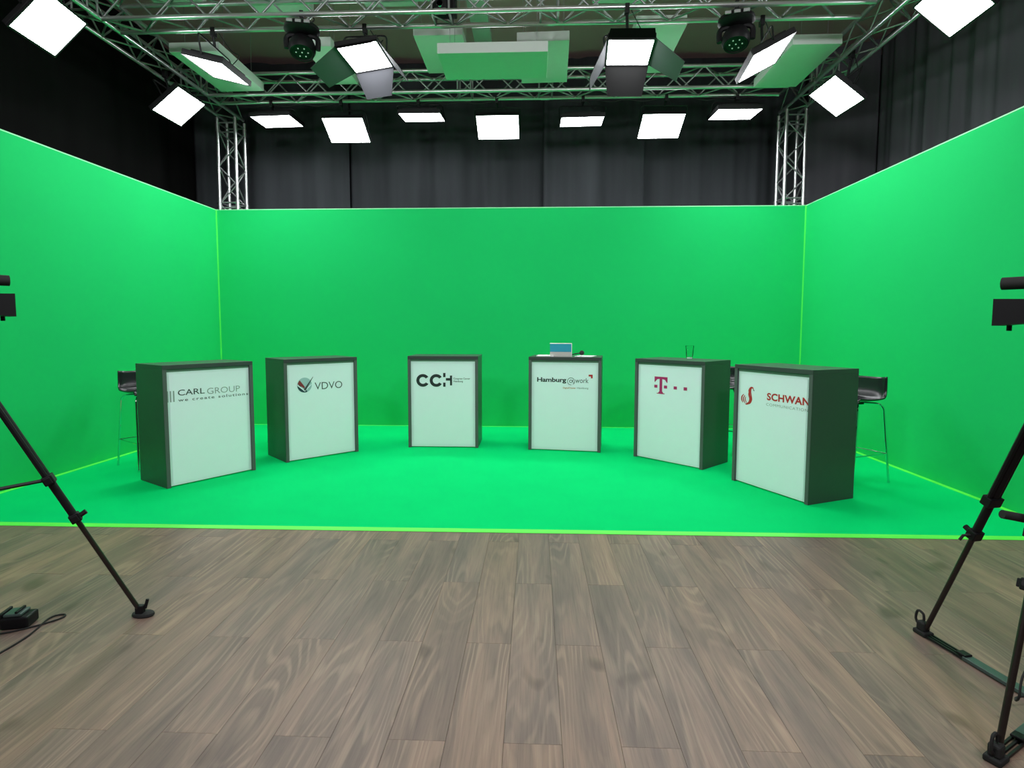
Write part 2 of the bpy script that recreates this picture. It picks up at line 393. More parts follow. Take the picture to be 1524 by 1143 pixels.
# ------------------------------------------------------------------ soft panel lights
def soft_panel(i, pos, rot, wl, label, ztop=4.735, beam=None, barn=False, group=None, nm='panel_light', yoke=True):
    o = thing(nm, label, 'stage light', pos, 0, group)
    R = Euler(rot).to_matrix().to_4x4(); W, D = wl[0]/2, wl[1]/2
    obj('diffuser', B(-W, W, -D, D, -.004, .004, T=R), M['emit'], o)
    bm = bmesh.new(); t = .016
    box(bm, -W-t, W+t, -D-t, D+t, .006, .05, bev=.006, T=R)
    box(bm, -W*.86, W*.86, -D*.82, D*.82, .048, .085, bev=.008, T=R)
    for s in (-1, 1):
        box(bm, s*(W+t/2)-t/2, s*(W+t/2)+t/2, -D-t, D+t, -.01, .01, T=R)
        box(bm, -W, W, s*(D+t/2)-t/2, s*(D+t/2)+t/2, -.01, .01, T=R)
    obj('housing', bm, M['blackmetal'], o)
    # yoke: the long axis carries the pivots
    axv = Vector((1, 0, 0)) if W >= D else Vector((0, 1, 0)); hl = max(W, D)+.03
    if barn: axv = Vector((1, 0, 0)); hl = W+.03
    pa, pb = R @ (axv*-hl+Vector((0, 0, .03))), R @ (axv*hl+Vector((0, 0, .03)))
    zt = ztop-pos[2]-.05
    if beam is None: beam = (pos[0], pos[1])
    bx, by = beam[0]-pos[0], beam[1]-pos[1]
    mid = Vector((bx, by, zt)); h = (pb-pa); h.z = 0; h.normalize(); zc = max(pa.z, pb.z)+.06; zc = max(zc, min(zt-.03, zc+.12))
    ctr = Vector((bx*.75, by*.75, 0)); ca, cb = h*-hl+ctr, h*hl+ctr
    qa, qb = Vector((ca.x, ca.y, zc)), Vector((cb.x, cb.y, zc))
    obj('yoke', TU(fillet([pa, qa, qb, pb], .05), .009, 6), M['blackmetal'], o, smooth=True)
    obj('spigot', TU([ctr+Vector((0, 0, zc)), mid], .015, 8), M['blackmetal'], o, smooth=True)
    bm = bmesh.new(); box(bm, bx-.022, bx+.022, by-.034, by+.034, zt-.005, zt+.09, bev=.004); obj('clamp', bm, M['blackmetal'], o)
    c0 = R @ Vector((W*.4, D*.3, .09)); obj('power_cable', TU(smoothpath([c0, c0+Vector((.09, .02, .12)), c0*.4+mid*.6+Vector((.1, .03, 0)), mid+Vector((.04, .02, .06))], 5), .005, 6), M['rubber'], o, smooth=True)
    if barn:
        def flap(e0, e1, out, L_, pinch, op, m_, mt):
            e0, e1, out = Vector(e0), Vector(e1), Vector(out); d = out*math.sin(op)+Vector((0, 0, -1))*math.cos(op)
            bm = bmesh.new(); c = (e0+e1)/2; half = (e1-e0)/2
            q = [e0, e1, c+half*pinch+d*L_, c-half*pinch+d*L_]
            nn = (q[1]-q[0]).cross(q[3]-q[0]).normalized()*.0025
            a = [bm.verts.new(R @ (p+nn)) for p in q]; b = [bm.verts.new(R @ (p-nn)) for p in q]
            bm.faces.new(a); bm.faces.new(b[::-1])
            for k in range(4): bm.faces.new((a[k], b[k], b[(k+1) % 4], a[(k+1) % 4]))
            f = obj('barn_door', bm, M[mt], o)
            obj('hinge', TU([R @ e0, R @ e1], .006, 6), M['blackmetal'], f)
        for (e0, e1, out, L_, pn, op, mt) in barn(W+t, D+t): flap(e0, e1, out, L_, pn, op, None, mt)
    return o
LG = {1: ((-4.392, 5.185, 4.235), (.065, -.801, .132), (.42, .6)), 2: ((-4.549, 7.33, 4.321), (.029, -.687, .016), (.42, .6)),
 3: ((-3.534, 6.428, 4.363), (.038, .236, .022), (.42, .6)), 4: ((-3.808, 8.512, 4.547), (-.036, .016, -.089), (.6, .42)),
 5: ((-2.79, 8.559, 4.42), (-.577, .026, -.06), (.6, .42)), 6: ((-1.674, 8.609, 4.612), (.071, .011, -.015), (.6, .42)),
 7: ((-.55, 8.584, 4.442), (-.524, 0, 0), (.6, .42)), 8: ((.666, 8.555, 4.5), (.042, -.014, 0), (.6, .42)),
 9: ((1.826, 8.65, 4.449), (-.543, -.021, .059), (.6, .42)), 10: ((2.8, 8.41, 4.52), (.022, -.012, .04), (.6, .42)),
 11: ((3.559, 7.151, 4.253), (-.646, .031, -1.562), (.6, .42)), 12: ((3.658, 5.402, 4.342), (-.712, .042, -1.667), (.6, .42)),
 13: ((2.371, 6.252, 4.298), (-.032, -.467, -.08), (.42, .6)), 14: ((-1.851, 6.365, 4.443), (.015, -.128, -.036), (.42, .6)),
 15: ((.925, 5.942, 4.244), (.056, .051, -.079), (.42, .6))}
LB = {1: 'large glaring white panel light at the top left corner of the picture', 2: 'tilted square-looking panel light under the left truss, beside the left tower',
 3: 'panel light seen edge-on under the left acoustic panel, on the front truss', 4: 'flat panel light in the back row nearest the left truss tower',
 5: 'tilted panel light in the back row, second from the left tower', 6: 'thin flat panel light in the back row, third from the left tower',
 7: 'tilted panel light in the middle of the back row', 8: 'thin flat panel light in the back row, just right of the middle one',
 9: 'tilted panel light in the back row, second from the right tower', 10: 'flat panel light in the back row nearest the right truss tower',
 11: 'tilted panel light under the right truss, beside the right tower', 12: 'large glaring panel light at the top right corner of the picture',
 13: 'long slanted panel light beside the right acoustic panel, on the front truss', 14: 'barn-door light left of centre with pale lower flap, on the front truss',
 15: 'barn-door light right of centre with dark lower flap, on the front truss'}
BM = {1: (-4.6, 5.2), 2: (-4.72, 7.33), 3: (-3.53, 6.36), 11: (3.72, 7.15), 12: (3.72, 5.4), 13: (2.37, 6.36), 14: (-1.85, 6.36), 15: (.92, 6.08)}
def barnL(W, D): return [((-W, -D, 0), (W, -D, 0), (0, -1, 0), .10, .8, .9, 'barn'), ((W, D, 0), (-W, D, 0), (0, 1, 0), .30, .65, .12, 'barnpale'),
                         ((-W, D, 0), (-W, -D, 0), (-1, 0, 0), .34, .8, 1.15, 'flapdark'), ((W, -D, 0), (W, D, 0), (1, 0, 0), .30, .6, .6, 'barnpale')]
def barnR(W, D): return [((-W, -D, 0), (W, -D, 0), (0, -1, 0), .10, .9, 2.1, 'barn'), ((W, D, 0), (-W, D, 0), (0, 1, 0), .30, .8, .15, 'barn'),
                         ((-W, D, 0), (-W, -D, 0), (-1, 0, 0), .33, .6, .45, 'barnpale'), ((W, -D, 0), (W, D, 0), (1, 0, 0), .34, .8, 1.0, 'flapdark')]
for i, (p, r, wl) in LG.items():
    bmx = BM.get(i, (p[0], 8.34))
    soft_panel(i, p, r, wl, LB[i], beam=bmx, barn={14: barnL, 15: barnR}.get(i), group='panel lights of the back row' if 4 <= i <= 10 else None, nm='barn_door_light' if i in (14, 15) else 'panel_light')

# ------------------------------------------------------------------ acoustic ceiling panels
def baffle(label, x0, x1, y0, y1, z, th=.11, sk=0, wires=True):
    o = thing('acoustic_panel', label, 'ceiling panel', ((x0+x1)/2, (y0+y1)/2, z))
    hx, hy = (x1-x0)/2, (y1-y0)/2
    obj('foam_board', B(-hx, hx, -hy, hy, 0, th, bev=.004), M['baffle'], o)
    for sx in (-1, 1):
        for sy in (-1, 1): obj('wire', TU([(sx*hx*.8, sy*hy*.6, th), (sx*hx*.8, sy*hy*.6, 6.05-z)], .0025, 5), M['alub'], o)
    o.rotation_euler.z = sk
    return o
baffle('lowest acoustic panel, centred between the two barn-door lights', -1.055, .127, 6.29, 6.94, 4.43)
baffle('acoustic panel overlapping behind the right end of the central low one', -.205, .40, 6.86, 7.98, 4.81, sk=-.03)
baffle('acoustic panel overlapping behind the left end of the central low one', -1.46, -.87, 7.0, 8.01, 4.97)
baffle('long acoustic panel behind the edge-on light on the left', -4.33, -3.73, 6.82, 7.95, 4.75, sk=0)
baffle('long acoustic panel beside the slanted light on the right', 2.89, 3.44, 6.82, 7.97, 4.7)
baffle('acoustic panel half hidden by the right barn-door light', 1.13, 1.70, 6.78, 8.0, 4.92)
baffle('acoustic panel half hidden by the left barn-door light', -2.76, -2.42, 6.9, 7.95, 4.82)
baffle('acoustic panel at the top edge above the left moving head', -3.2, -2.55, 5.2, 6.74, 5.12)
baffle('acoustic panel at the top edge above the left barn-door light', -1.92, -1.33, 5.2, 6.66, 5.12)
baffle('acoustic panel at the top edge above the right barn-door light', .66, 1.25, 5.2, 6.7, 5.12, sk=.05)
baffle('acoustic panel at the top edge near the front left truss corner', -4.26, -3.7, 5.2, 6.55, 5.12)
baffle('high acoustic panel close to the ceiling behind the front truss', -.86, -.62, 7.05, 8.3, 5.5)
# small equipment box in the truss
t = thing('equipment_box', 'small black equipment box inside the front truss, left of centre', 'equipment', (-.97, 6.24, 4.86))
obj('case', B(-.13, .13, -.08, .08, -.07, .12, bev=.01), M['black'], t)
obj('lens', lathe(bmesh.new(), [(0, 0), (.03, 0), (.035, .02), (.03, .03)], 16, Matrix.Translation((-.03, -.08, 0)) @ Matrix.Rotation(PI/2, 4, 'X')), M['chrome'], t)
obj('bracket', TU([(0, 0, .12), (0, 0, .17)], .02, 8), M['black'], t)

# ------------------------------------------------------------------ moving heads
def moving_head(label, x, y, z, tilt, yaw):
    o = thing('moving_head_light', label, 'stage light', (x, y, z), yaw)
    bm = bmesh.new()     # half-round base, hanging
    lathe(bm, [(0, .0), (.13, .0), (.175, -.035), (.18, -.07), (.15, -.10), (.06, -.115), (0, -.115)], 24)
    obj('base', bm, M['black'], o, smooth=True)
    bm = bmesh.new()
    for a in (0, 1, 2): box(bm, -.12+a*.085, -.06+a*.085, -.183, -.165, -.065, -.035, bev=.003)
    obj('display', bm, M['alub'], o)
    obj('yoke', TU(fillet([(-.155, 0, -.25), (-.165, .0, -.12), (0, 0, -.10), (.165, .0, -.12), (.155, 0, -.25)], .06), .028, 8), M['black'], o, smooth=True)
    T = Matrix.Translation((.0, 0, -.22)) @ Matrix.Rotation(tilt, 4, 'X')
    hd = obj('head', lathe(bmesh.new(), [(0, .10), (.07, .095), (.11, .06), (.135, .0), (.135, -.05), (.12, -.085), (.11, -.085), (.10, -.075), (0, -.075)], 28, T), M['black'], o, smooth=True)
    bm = bmesh.new()
    for k in range(7):
        a = k*2*PI/6; rr = 0 if k == 6 else .06
        lathe(bm, [(0, -.080), (.0075, -.080), (.0075, -.074)], 8, T @ Matrix.Translation((rr*math.cos(a), rr*math.sin(a), 0)))
    obj('lens_cluster', bm, M['paper'], hd)
    obj('clamp', B(-.02, .02, -.03, .03, -.01, .13, bev=.005), M['blackmetal'], o)
    obj('power_cable', TU(smoothpath([(.05, .03, 0), (.12, .04, .08), (.05, .05, .13)], 5), .006, 6), M['rubber'], o)
moving_head('round black moving head light hanging left, beside the left barn-door light', -2.44, 6.1, 4.66, -.30, .2)
moving_head('round black moving head light hanging right of the right barn-door light', 2.02, 6.1, 4.66, -.28, -.25)

# loose cables wrapped along the rear truss and the hanging bars
def cable(label, pts, r=.006, mt='rubber', nm='cable'): return tag(obj(nm, TU(smoothpath(pts, 6), r, 6), M[mt], None, smooth=True), label, 'cable')
for k, (a, b, lab) in enumerate([(-4.3, -2.9, 'black power cable looped along the rear truss at its left end'), (-1.9, -.6, 'black power cable looped along the rear truss left of the middle'), (.4, 1.7, 'black power cable looped along the rear truss right of the middle'), (2.2, 3.3, 'black power cable looped along the rear truss at its right end')]):
    n = 7; cable(lab, [(a+(b-a)*i/(n-1), 8.335, Z0-.035-.03*(i % 2)) for i in range(n)])

# ------------------------------------------------------------------ counters
CW, CD, CH = .8845, .5526, 1.1565; ST = .037; TT = .04
def fit(me, x0, x1, z0, z1, y):
    xs = [v.co.x for v in me.vertices]; ys = [v.co.y for v in me.vertices]
    a, b, c, d = min(xs), max(xs), min(ys), max(ys)
    for v in me.vertices: v.co = Vector((x0+(v.co.x-a)/(b-a)*(x1-x0), y, z0+(v.co.y-c)/(d-c)*(z1-z0)))
def text(s, x0, x1, z0, z1, mt, parent, y, weight=0, space=1.0):
    cu = bpy.data.curves.new('t', 'FONT'); cu.body = s; cu.size = 1; cu.offset = weight; cu.space_character = space; cu.resolution_u = 4
    o = bpy.data.objects.new('t', cu); C.objects.link(o); dg = bpy.context.evaluated_depsgraph_get()
    me = bpy.data.meshes.new_from_object(o.evaluated_get(dg)); bpy.data.objects.remove(o); bpy.data.curves.remove(cu)
    fit(me, x0, x1, z0, z1, y); me.materials.clear(); me.materials.append(M[mt])
    return obj('printed_lettering', me, None, parent)
def prism(pts, mt, parent, y, name='printed_logo'):
    bm = bmesh.new(); poly_prism(bm, pts, y-.0006, y); bmesh.ops.triangulate(bm, faces=[f for f in bm.faces if len(f.verts) > 4]); return obj(name, bm, M[mt], parent)
def multi(polys, mt, parent, y, name='printed_logo'):
    bm = bmesh.new()
    for p in polys: poly_prism(bm, p, y-.0006, y)
    bmesh.ops.triangulate(bm, faces=[f for f in bm.faces if len(f.verts) > 4]); return obj(name, bm, M[mt], parent)
def rc(x0, x1, z0, z1): return [(x0, z0), (x1, z0), (x1, z1), (x0, z1)]
def ring(cx, cz, ro, ri, a0, a1, n=24, sx=1):
    o_ = [(cx+sx*ro*math.cos(a0+(a1-a0)*i/n), cz+ro*math.sin(a0+(a1-a0)*i/n)) for i in range(n+1)]
    i_ = [(cx+sx*ri*math.cos(a0+(a1-a0)*i/n), cz+ri*math.sin(a0+(a1-a0)*i/n)) for i in range(n, -1, -1)]
    return o_+i_
def ringquads(cx, cz, ro, ri, a0, a1, n=24, sx=1):
    out = []
    P = lambda r, a: (cx+sx*r*math.cos(a), cz+r*math.sin(a))
    for i in range(n):
        a, b = a0+(a1-a0)*i/n, a0+(a1-a0)*(i+1)/n
        out.append([P(ro, a), P(ro, b), P(ri, b), P(ri, a)])
    return out
YP = .02; YT = YP-.0032
def counter(label, x, y, th):
    o = thing('counter', label, 'counter', (x, y, 0), th, 'white fronted anthracite counters')
    hw = CW/2
    obj('top_panel', B(-hw, hw, 0, CD, CH-TT, CH, bev=.0015), M['laminate'], o)
    for s in (-1, 1):
        a, b = (s*hw, s*(hw-ST)) if s < 0 else (s*(hw-ST), s*hw)
        sp = obj('side_panel', B(a, b, .001, CD, .001, CH-TT, bev=.0012), M['laminate'], o)
        obj('edge_band', B(a+.001, b-.001, -.0005, .0015, .002, CH-TT-.0005), M['edgeband'], sp)
    obj('rail', B(-hw+ST, hw-ST, .016, .04, CH-TT-.025, CH-TT), M['rail'], o)
    fp = obj('front_panel', B(-hw+ST, hw-ST, YP, YP+.02, .012, CH-TT-.025), M['white'], o)
    obj('print_sheet', B(-hw+ST+.028, hw-ST-.028, YP-.0022, YP, .03, CH-TT-.05), M['sheet'], fp)
    obj('shelf', B(-hw+ST, hw-ST, .06, CD-.05, .62, .64), M['laminate'], o)
    return o, fp
CT = {1: (-3.188, 5.471, 1.002), 2: (-2.455, 6.487, .79), 3: (-1.146, 7.072, .005), 4: (.365, 6.936, -.142), 5: (1.481, 6.382, -.795), 6: (2.149, 5.275, -1.141)}
CL = {1: 'counter at the far left, front lettered CARL GROUP', 2: 'second counter from the left, front with round check mark logo and VDVO', 3: 'third counter from the left, front lettered CCH',
      4: 'counter lettered Hamburg @work with a blue box on top', 5: 'counter with a magenta T and a drinking glass on top', 6: 'counter at the far right, front lettered SCHWAN with red swan'}
CO = {i: counter(CL[i], *CT[i]) for i in CT}
# 1
f = CO[1][1]
multi([rc(-.403, -.392, .808, .912), rc(-.377, -.365, .808, .912), rc(-.349, -.337, .808, .912)], 'grey2', f, YT)
text('CARL', -.305, -.054, .862, .918, 'grey1', f, YT, .006)
text('GROUP', -.031, .305, .852, .912, 'grey2', f, YT, -.004)
text('we create solutions', -.304, .392, .806, .834, 'grey1', f, YT, .008, 1.25)
# 2
f = CO[2][1]; cx, cz, r = -.205, .857, .085
multi(ringquads(cx, cz, r, 0.0005, 0, 2*PI, 36), 'palebl', f, YT)
multi([ringquads(cx, cz, r, .045, PI*.98, PI*1.62, 18)[i] for i in range(18)]+[[(-.27, .86), (-.206, .79), (-.215, .775), (-.285, .83)]], 'navy', f, YT-.0008)
prism([(-.281, .885), (-.262, .915), (-.205, .84), (-.205, .815), (-.285, .872)][::-1], 'redd', f, YT-.0016)
multi([[(-.215, .808), (-.205, .822), (-.106, .948), (-.104, .944), (-.19, .80), (-.205, .79)]], 'grey1', f, YT-.0024)
multi([[(-.285, .866), (-.205, .800), (-.125, .868), (-.125, .857), (-.205, .782), (-.288, .853)]], 'sheet', f, YT-.002)
text('VDVO', -.086, .253, .794, .878, 'grey1', f, YT, -.002)
# 3
f = CO[3][1]
for x0, x1 in ((-.334, -.184), (-.165, -.015)):
    r = 0.08; multi(ringquads(x0+r, .85, r, .043, PI*.19, PI*1.81, 30, 1.04), 'ink', f, YT)
multi([rc(.002, .031, .893, .945), rc(.002, .031, .771, .824), rc(.036, .088, .849, .881), rc(.088, .114, .789, .913)], 'ink', f, YT)
text('Congress Center', .132, .342, .858, .886, 'grey1', f, YT, .012); text('Hamburg', .132, .250, .823, .853, 'grey1', f, YT, .012)
# 4
f = CO[4][1]
text('Hamburg', -.338, .020, .833, .906, 'ink', f, YT, .028, .97)
multi(ringquads(.078, .862, .046, .040, -PI*.30, PI*1.52, 30)+ringquads(.076, .862, .020, .0135, 0, 2*PI, 18)+[rc(.096, .102, .856, .884), rc(.102, .118, .843, .849)], 'grey1', f, YT)
text('work', .130, .289, .844, .904, 'grey1', f, YT, 0)
multi([rc(.290, .338, .925, .947), rc(.318, .338, .903, .925)], 'red', f, YT)
text('DigitalCluster', -.019, .138, .765, .792, 'orange', f, YT, .016); text('Hamburg', .152, .288, .765, .792, 'grey2', f, YT, .016)
# 5: serifed T with square dots
f = CO[5][1]
multi([rc(-.118, -.083, .80, .945), rc(-.152, -.05, .769, .778), [(-.135, .778), (-.067, .778), (-.083, .80), (-.118, .80)],
       rc(-.184, -.016, .945, .962), [(-.184, .945), (-.165, .945), (-.176, .900), (-.184, .900)], [(-.165, .945), (-.118, .945), (-.118, .938), (-.150, .932), (-.176, .900)],
       [(-.016, .945), (-.016, .900), (-.024, .900), (-.035, .945)], [(-.035, .945), (-.024, .900), (-.050, .932), (-.083, .938), (-.083, .945)]], 'magenta', f, YT)
multi([rc(-.186, -.146, .835, .868), rc(-.060, -.019, .835, .868), rc(.064, .104, .834, .867), rc(.187, .229, .832, .867)], 'magenta', f, YT)
# 6: swan and lettering
f = CO[6][1]
def ribbon(pts, ws, mt, y):
    P = smoothpath([(x, 0, z) for x, z in pts], 6); n = len(P); L_ = []; R_ = []
    for i, p in enumerate(P):
        t = (P[min(i+1, n-1)]-P[max(i-1, 0)]).normalized(); nn = Vector((-t.z, 0, t.x)); s = i/(n-1)*(len(ws)-1); k = min(int(s), len(ws)-2); wv = ws[k]+(ws[k+1]-ws[k])*(s-k)
        L_.append(p+nn*wv/2); R_.append(p-nn*wv/2)
    multi([[(L_[i].x, L_[i].z), (L_[i+1].x, L_[i+1].z), (R_[i+1].x, R_[i+1].z), (R_[i].x, R_[i].z)] for i in range(n-1)], mt, f, y)
ribbon([(-.213, .925), (-.222, .942), (-.245, .940), (-.262, .915), (-.262, .875), (-.250, .835), (-.262, .800), (-.290, .782), (-.310, .780)], [.004, .012, .020, .026, .028, .026, .022, .016, .006], 'red', YT)
ribbon([(-.240, .935), (-.246, .905), (-.238, .865), (-.232, .830), (-.245, .798), (-.268, .782)], [.004, .008, .010, .010, .008, .004], 'red', YT)
ribbon([(-.272, .905), (-.280, .870), (-.276, .830), (-.292, .800)], [.003, .006, .007, .004], 'sheet', YT-.0008)
ribbon([(-.332, .872), (-.356, .845), (-.356, .815), (-.340, .790)], [.006, .014, .014, .004], 'red', YT)
ribbon([(-.318, .862), (-.334, .838), (-.332, .812), (-.312, .786)], [.006, .012, .013, .004], 'red', YT)
ribbon([(-.305, .85), (-.312, .835), (-.310, .815), (-.292, .790)], [.004, .009, .010, .004], 'red', YT)
prism([(-.213, .930), (-.202, .918), (-.205, .912), (-.218, .922)][::-1], 'ink', f, YT)
text('SCHWAN', -.051, .406, .846, .915, 'red', f, YT, .032, 1.05)
text('COMMUNICATIONS', -.057, .420, .795, .820, 'grey2', f, YT, -.002, 1.15)

# ------------------------------------------------------------------ things on the counters
def on(i, lx, ly, z=0):
    x, y, t = CT[i]; return (x+math.cos(t)*lx-math.sin(t)*ly, y+math.sin(t)*lx+math.cos(t)*ly, CH+z)
t = thing('display_box', 'blue and pale grey box standing on the Hamburg @work counter', 'box', on(4, -.06, .12), CT[4][2]+.06)
obj('lower_sleeve', B(-.132, .132, 0, .09, 0, .058, bev=.002), M['palecard'], t)
obj('blue_cover', B(-.133, .133, -.001, .091, .058, .158, bev=.002), M['blue'], t)
obj('lid_edge', B(-.135, .135, -.003, .093, .158, .164, bev=.001), M['paper'], t)
obj('side_strip', B(.130, .136, -.003, .093, 0, .158), M['paper'], t)
def sheets(label, lx, ly, rz, n):
    bm = bmesh.new()
    rnd = random.Random(n)
    for k in range(n): box(bm, -.105, .105, -.148, .148, k*.0028+.0006, k*.0028+.0026, T=Matrix.Rotation(rnd.uniform(-.06, .06), 4, 'Z'))
    return tag(obj('paper_stack', bm, M['paper'], None, loc=on(4, lx, ly), rot=(0, 0, CT[4][2]+rz)), label, 'paper')
sheets('white papers on the counter left of the blue box', -.26, .22, .1, 4)
sheets('white papers on the counter right of the blue box', .24, .22, -.15, 3)
t = thing('microphone', 'small black foam microphone lying on the papers beside the blue box', 'microphone', on(4, .19, .27, .012), CT[4][2])
obj('foam_ball', lathe(bmesh.new(), [(0, -.031), (.016, -.027), (.028, -.014), (.031, 0), (.028, .014), (.016, .027), (0, .031)], 18, Matrix.Translation((0, 0, .031))), M['rubber'], t, smooth=2)
obj('stem', TU([(-.02, 0, .028), (-.07, -.01, .02), (-.13, -.015, .008)], .007, 8), M['black'], t, smooth=True)
t = thing('drinking_glass', 'empty clear drinking glass on the counter with the magenta T', 'glass', on(5, .005, .43))
obj('bowl', lathe(bmesh.new(), [(0, 0), (.032, 0), (.036, .004), (.047, .150), (.0465, .152), (.045, .150), (.035, .022), (0, .018)], 32), M['glass'], t, smooth=2)
obj('glass_base', lathe(bmesh.new(), [(0, .001), (.030, .001), (.032, .006), (.031, .016), (0, .017)], 24), mat('thick_glass_base', (.75, .85, .82), .15), t, smooth=True)

# ------------------------------------------------------------------ bar stools
def stool(label, i, lx, ly, dr=0):
    x, y, th = CT[i]; p = on(i, lx, ly)
    o = thing('bar_stool', label, 'stool', (p[0], p[1], 0), th+dr, 'black shell bar stools behind the counters')
    # shell: faces -y (the counter); back at +y
    prof = [(-.205, .792), (-.17, .806), (-.08, .800), (.04, .800), (.12, .806), (.165, .826), (.19, .87), (.205, .93), (.218, 1.03)]
    P = smoothpath([(0, a, b) for a, b in prof], 4); n = len(P); bm = bmesh.new(); rows = []; nx = 14
    for k, q in enumerate(P):
        s = k/(n-1); hw = .20+.012*math.sin(s*PI); curl = .030*(1 if s > .1 else s*10)*(1-s*.6); row = []
        for j in range(nx+1):
            u = -1+2*j/nx; au = abs(u)**4
            row.append(bm.verts.new((u*hw, q.y-(.045*s*s)*u*u*2.2*(1 if s > .5 else 0)*0-.05*max(0, s-.55)*au*1.5, q.z+curl*au)))
        rows.append(row)
    for a, b in zip(rows, rows[1:]):
        for j in range(nx): bm.faces.new((a[j], a[j+1], b[j+1], b[j]))
    sh = obj('seat_shell', bm, M['shell'], o, smooth=2); md = sh.modifiers.new('s', 'SOLIDIFY'); md.thickness = .012
    obj('under_plate', B(-.06, .06, -.07, .07, .765, .785, bev=.003), M['black'], o)
    for sx in (-1, 1):
        for sy in (-1, 1):
            top = [(sx*.03, sy*.05, .780), (sx*.155, sy*.150, .778), (sx*.18, sy*.178, .74), (sx*.212, sy*.255, .0)]
            lg = obj('leg', TU(fillet(top, .04), .0105, 8), M['chrome'], o, smooth=True)
            obj('foot_cap', TU([(sx*.2115, sy*.2545, .0), (sx*.2115, sy*.2540, .018)], .0125, 8), M['chrome'], lg)
    z = .29; a, b = .2005, .226
    for q in ([(-a, -b, z), (a, -b, z)], [(-a, b, z), (a, b, z)], [(-a, -b, z), (-a, b, z)], [(a, -b, z), (a, b, z)]): obj('footrest', TU(q, .0075, 8), M['chrome'], o, smooth=True)
    return o
stool('black shell bar stool behind the CARL GROUP counter at far left', 1, -.10, 1.17)
stool('black shell bar stool hidden behind the counter with round check mark logo, one leg showing', 2, .05, 1.07)
stool('black shell bar stool showing between the magenta T counter and the SCHWAN counter', 5, .13, 1.12)
stool('black shell bar stool behind the SCHWAN counter at far right', 6, .0, 1.1)

# ------------------------------------------------------------------ tripods and cameras
def tleg(o, apex, foot, clampz=(.52, .30), foot_style='plate', style=0):
    A_, F = Vector(apex), Vector(foot); ax = (F-A_); L_ = ax.length; d = ax.normalized(); side = d.cross(Vector((0, 0, 1))).normalized()
    P = lambda t: A_+ax*t
    lg = obj('leg', TU([P(.02), P(.97)], .0125, 10, r1=.0115), M['carbon'], o, smooth=True)
    t1, t2 = clampz
    for s in (-1, 1): obj('leg_tube', TU([P(.04)+side*s*.021, P(t1+.0)+side*s*.021], .011, 8), M['black'], lg, smooth=True)
    obj('leg_tube', TU([P(.05), P(t2)], .0175, 10), M['black'], lg, smooth=True)
    Q = Vector((0, 0, 1)).rotation_difference(d).to_matrix().to_4x4()
    up = (Vector((0, 0, 1))-d*d.z).normalized()
    X = side; Y = up; T0 = Matrix(((X.x, Y.x, d.x, 0), (X.y, Y.y, d.y, 0), (X.z, Y.z, d.z, 0), (0, 0, 0, 1)))
    for k, t in enumerate((.1, t1, t2)):
        T = Matrix.Translation(P(t)) @ T0
        c = bmesh.new(); wx = .034 if k < 2 else .024
        box(c, -wx, wx, -.022, .022, -.022, .022, bev=.004, T=T)
        box(c, wx-.004, wx+.012, -.014, .014, -.016, .016, bev=.003, T=T)
        obj('clamp_collar', c, M['black'], lg)
        if k == 2: obj('clamp_lever', TU([T @ Vector((-.02, .0, 0)), T @ Vector((-.045, .01, .01)), T @ Vector((-.06, .005, .03))], .006, 6), M['black'], lg, smooth=True); obj('clamp_knob', TU([T @ Vector((.0, .02, 0)), T @ Vector((0, .05, -.005))], .012, 8), M['black'], lg, smooth=True)
    if foot_style == 'plate':
        bm = lathe(bmesh.new(), [(0, 0), (.045, 0), (.05, .006), (.047, .016), (.02, .022), (0, .022)], 20, Matrix.Translation(F) @ Matrix.Diagonal((1.15, .75, 1, 1)))
        obj('rubber_foot', bm, M['rubber'], lg, smooth=True)
        b2 = bmesh.new(); box(b2, -.02, .02, -.016, .016, .015, .06, bev=.005, T=Matrix.Translation(F-Vector((d.x*.03, d.y*.03, 0)))); obj('foot_joint', b2, M['black'], lg)
        obj('clamp_knob', TU([F+Vector((.012, 0, .04)), F+Vector((.020, .01, .085))], .008, 8), M['black'], lg)
    else:
        b2 = bmesh.new(); Tz = Matrix.Translation(F) @ Matrix.Rotation(math.atan2(d.y, d.x), 4, 'Z')
        box(b2, -.035, .035, -.028, .028, 0, .022, bev=.006, T=Tz); box(b2, -.02, .025, -.02, .02, .02, .065, bev=.008, T=Tz)
        obj('rubber_foot', b2, M['rubber'], lg)
        obj('foot_strap', TU(smoothpath([Tz @ Vector((.02, 0, .03)), Tz @ Vector((.045, 0, .06)), Tz @ Vector((.035, 0, .105)), Tz @ Vector((.005, 0, .10)), Tz @ Vector((0, 0, .07))], 5), .006, 6), M['rubber'], lg, smooth=True)
    return lg
def tripod(label, cx_, cy_, zt, feet, style, mid_sp):
    o = thing('tripod', label, 'tripod', (cx_, cy_, 0))
    rel = [Vector((fx-cx_, fy-cy_, 0)) for fx, fy in feet]
    for r_ in rel:
        u = r_.normalized(); tleg(o, u*.075+Vector((0, 0, zt)), r_+Vector((0, 0, .04 if style == 'plate' else .05))-Vector((0, 0, .04 if style == 'plate' else .05)), mid_sp, style)
    obj('crown', lathe(bmesh.new(), [(0, -.05), (.05, -.05), (.085, -.02), (.085, .02), (.06, .035), (0, .035)], 18, Matrix.Translation((0, 0, zt))), M['black'], o, smooth=True)
    bm = bmesh.new(); box(bm, -.055, .055, -.05, .05, zt+.035, zt+.13, bev=.012); box(bm, -.04, .04, -.07, .07, zt+.13, zt+.15, bev=.004); obj('fluid_head', bm, M['black'], o)
    return o, rel
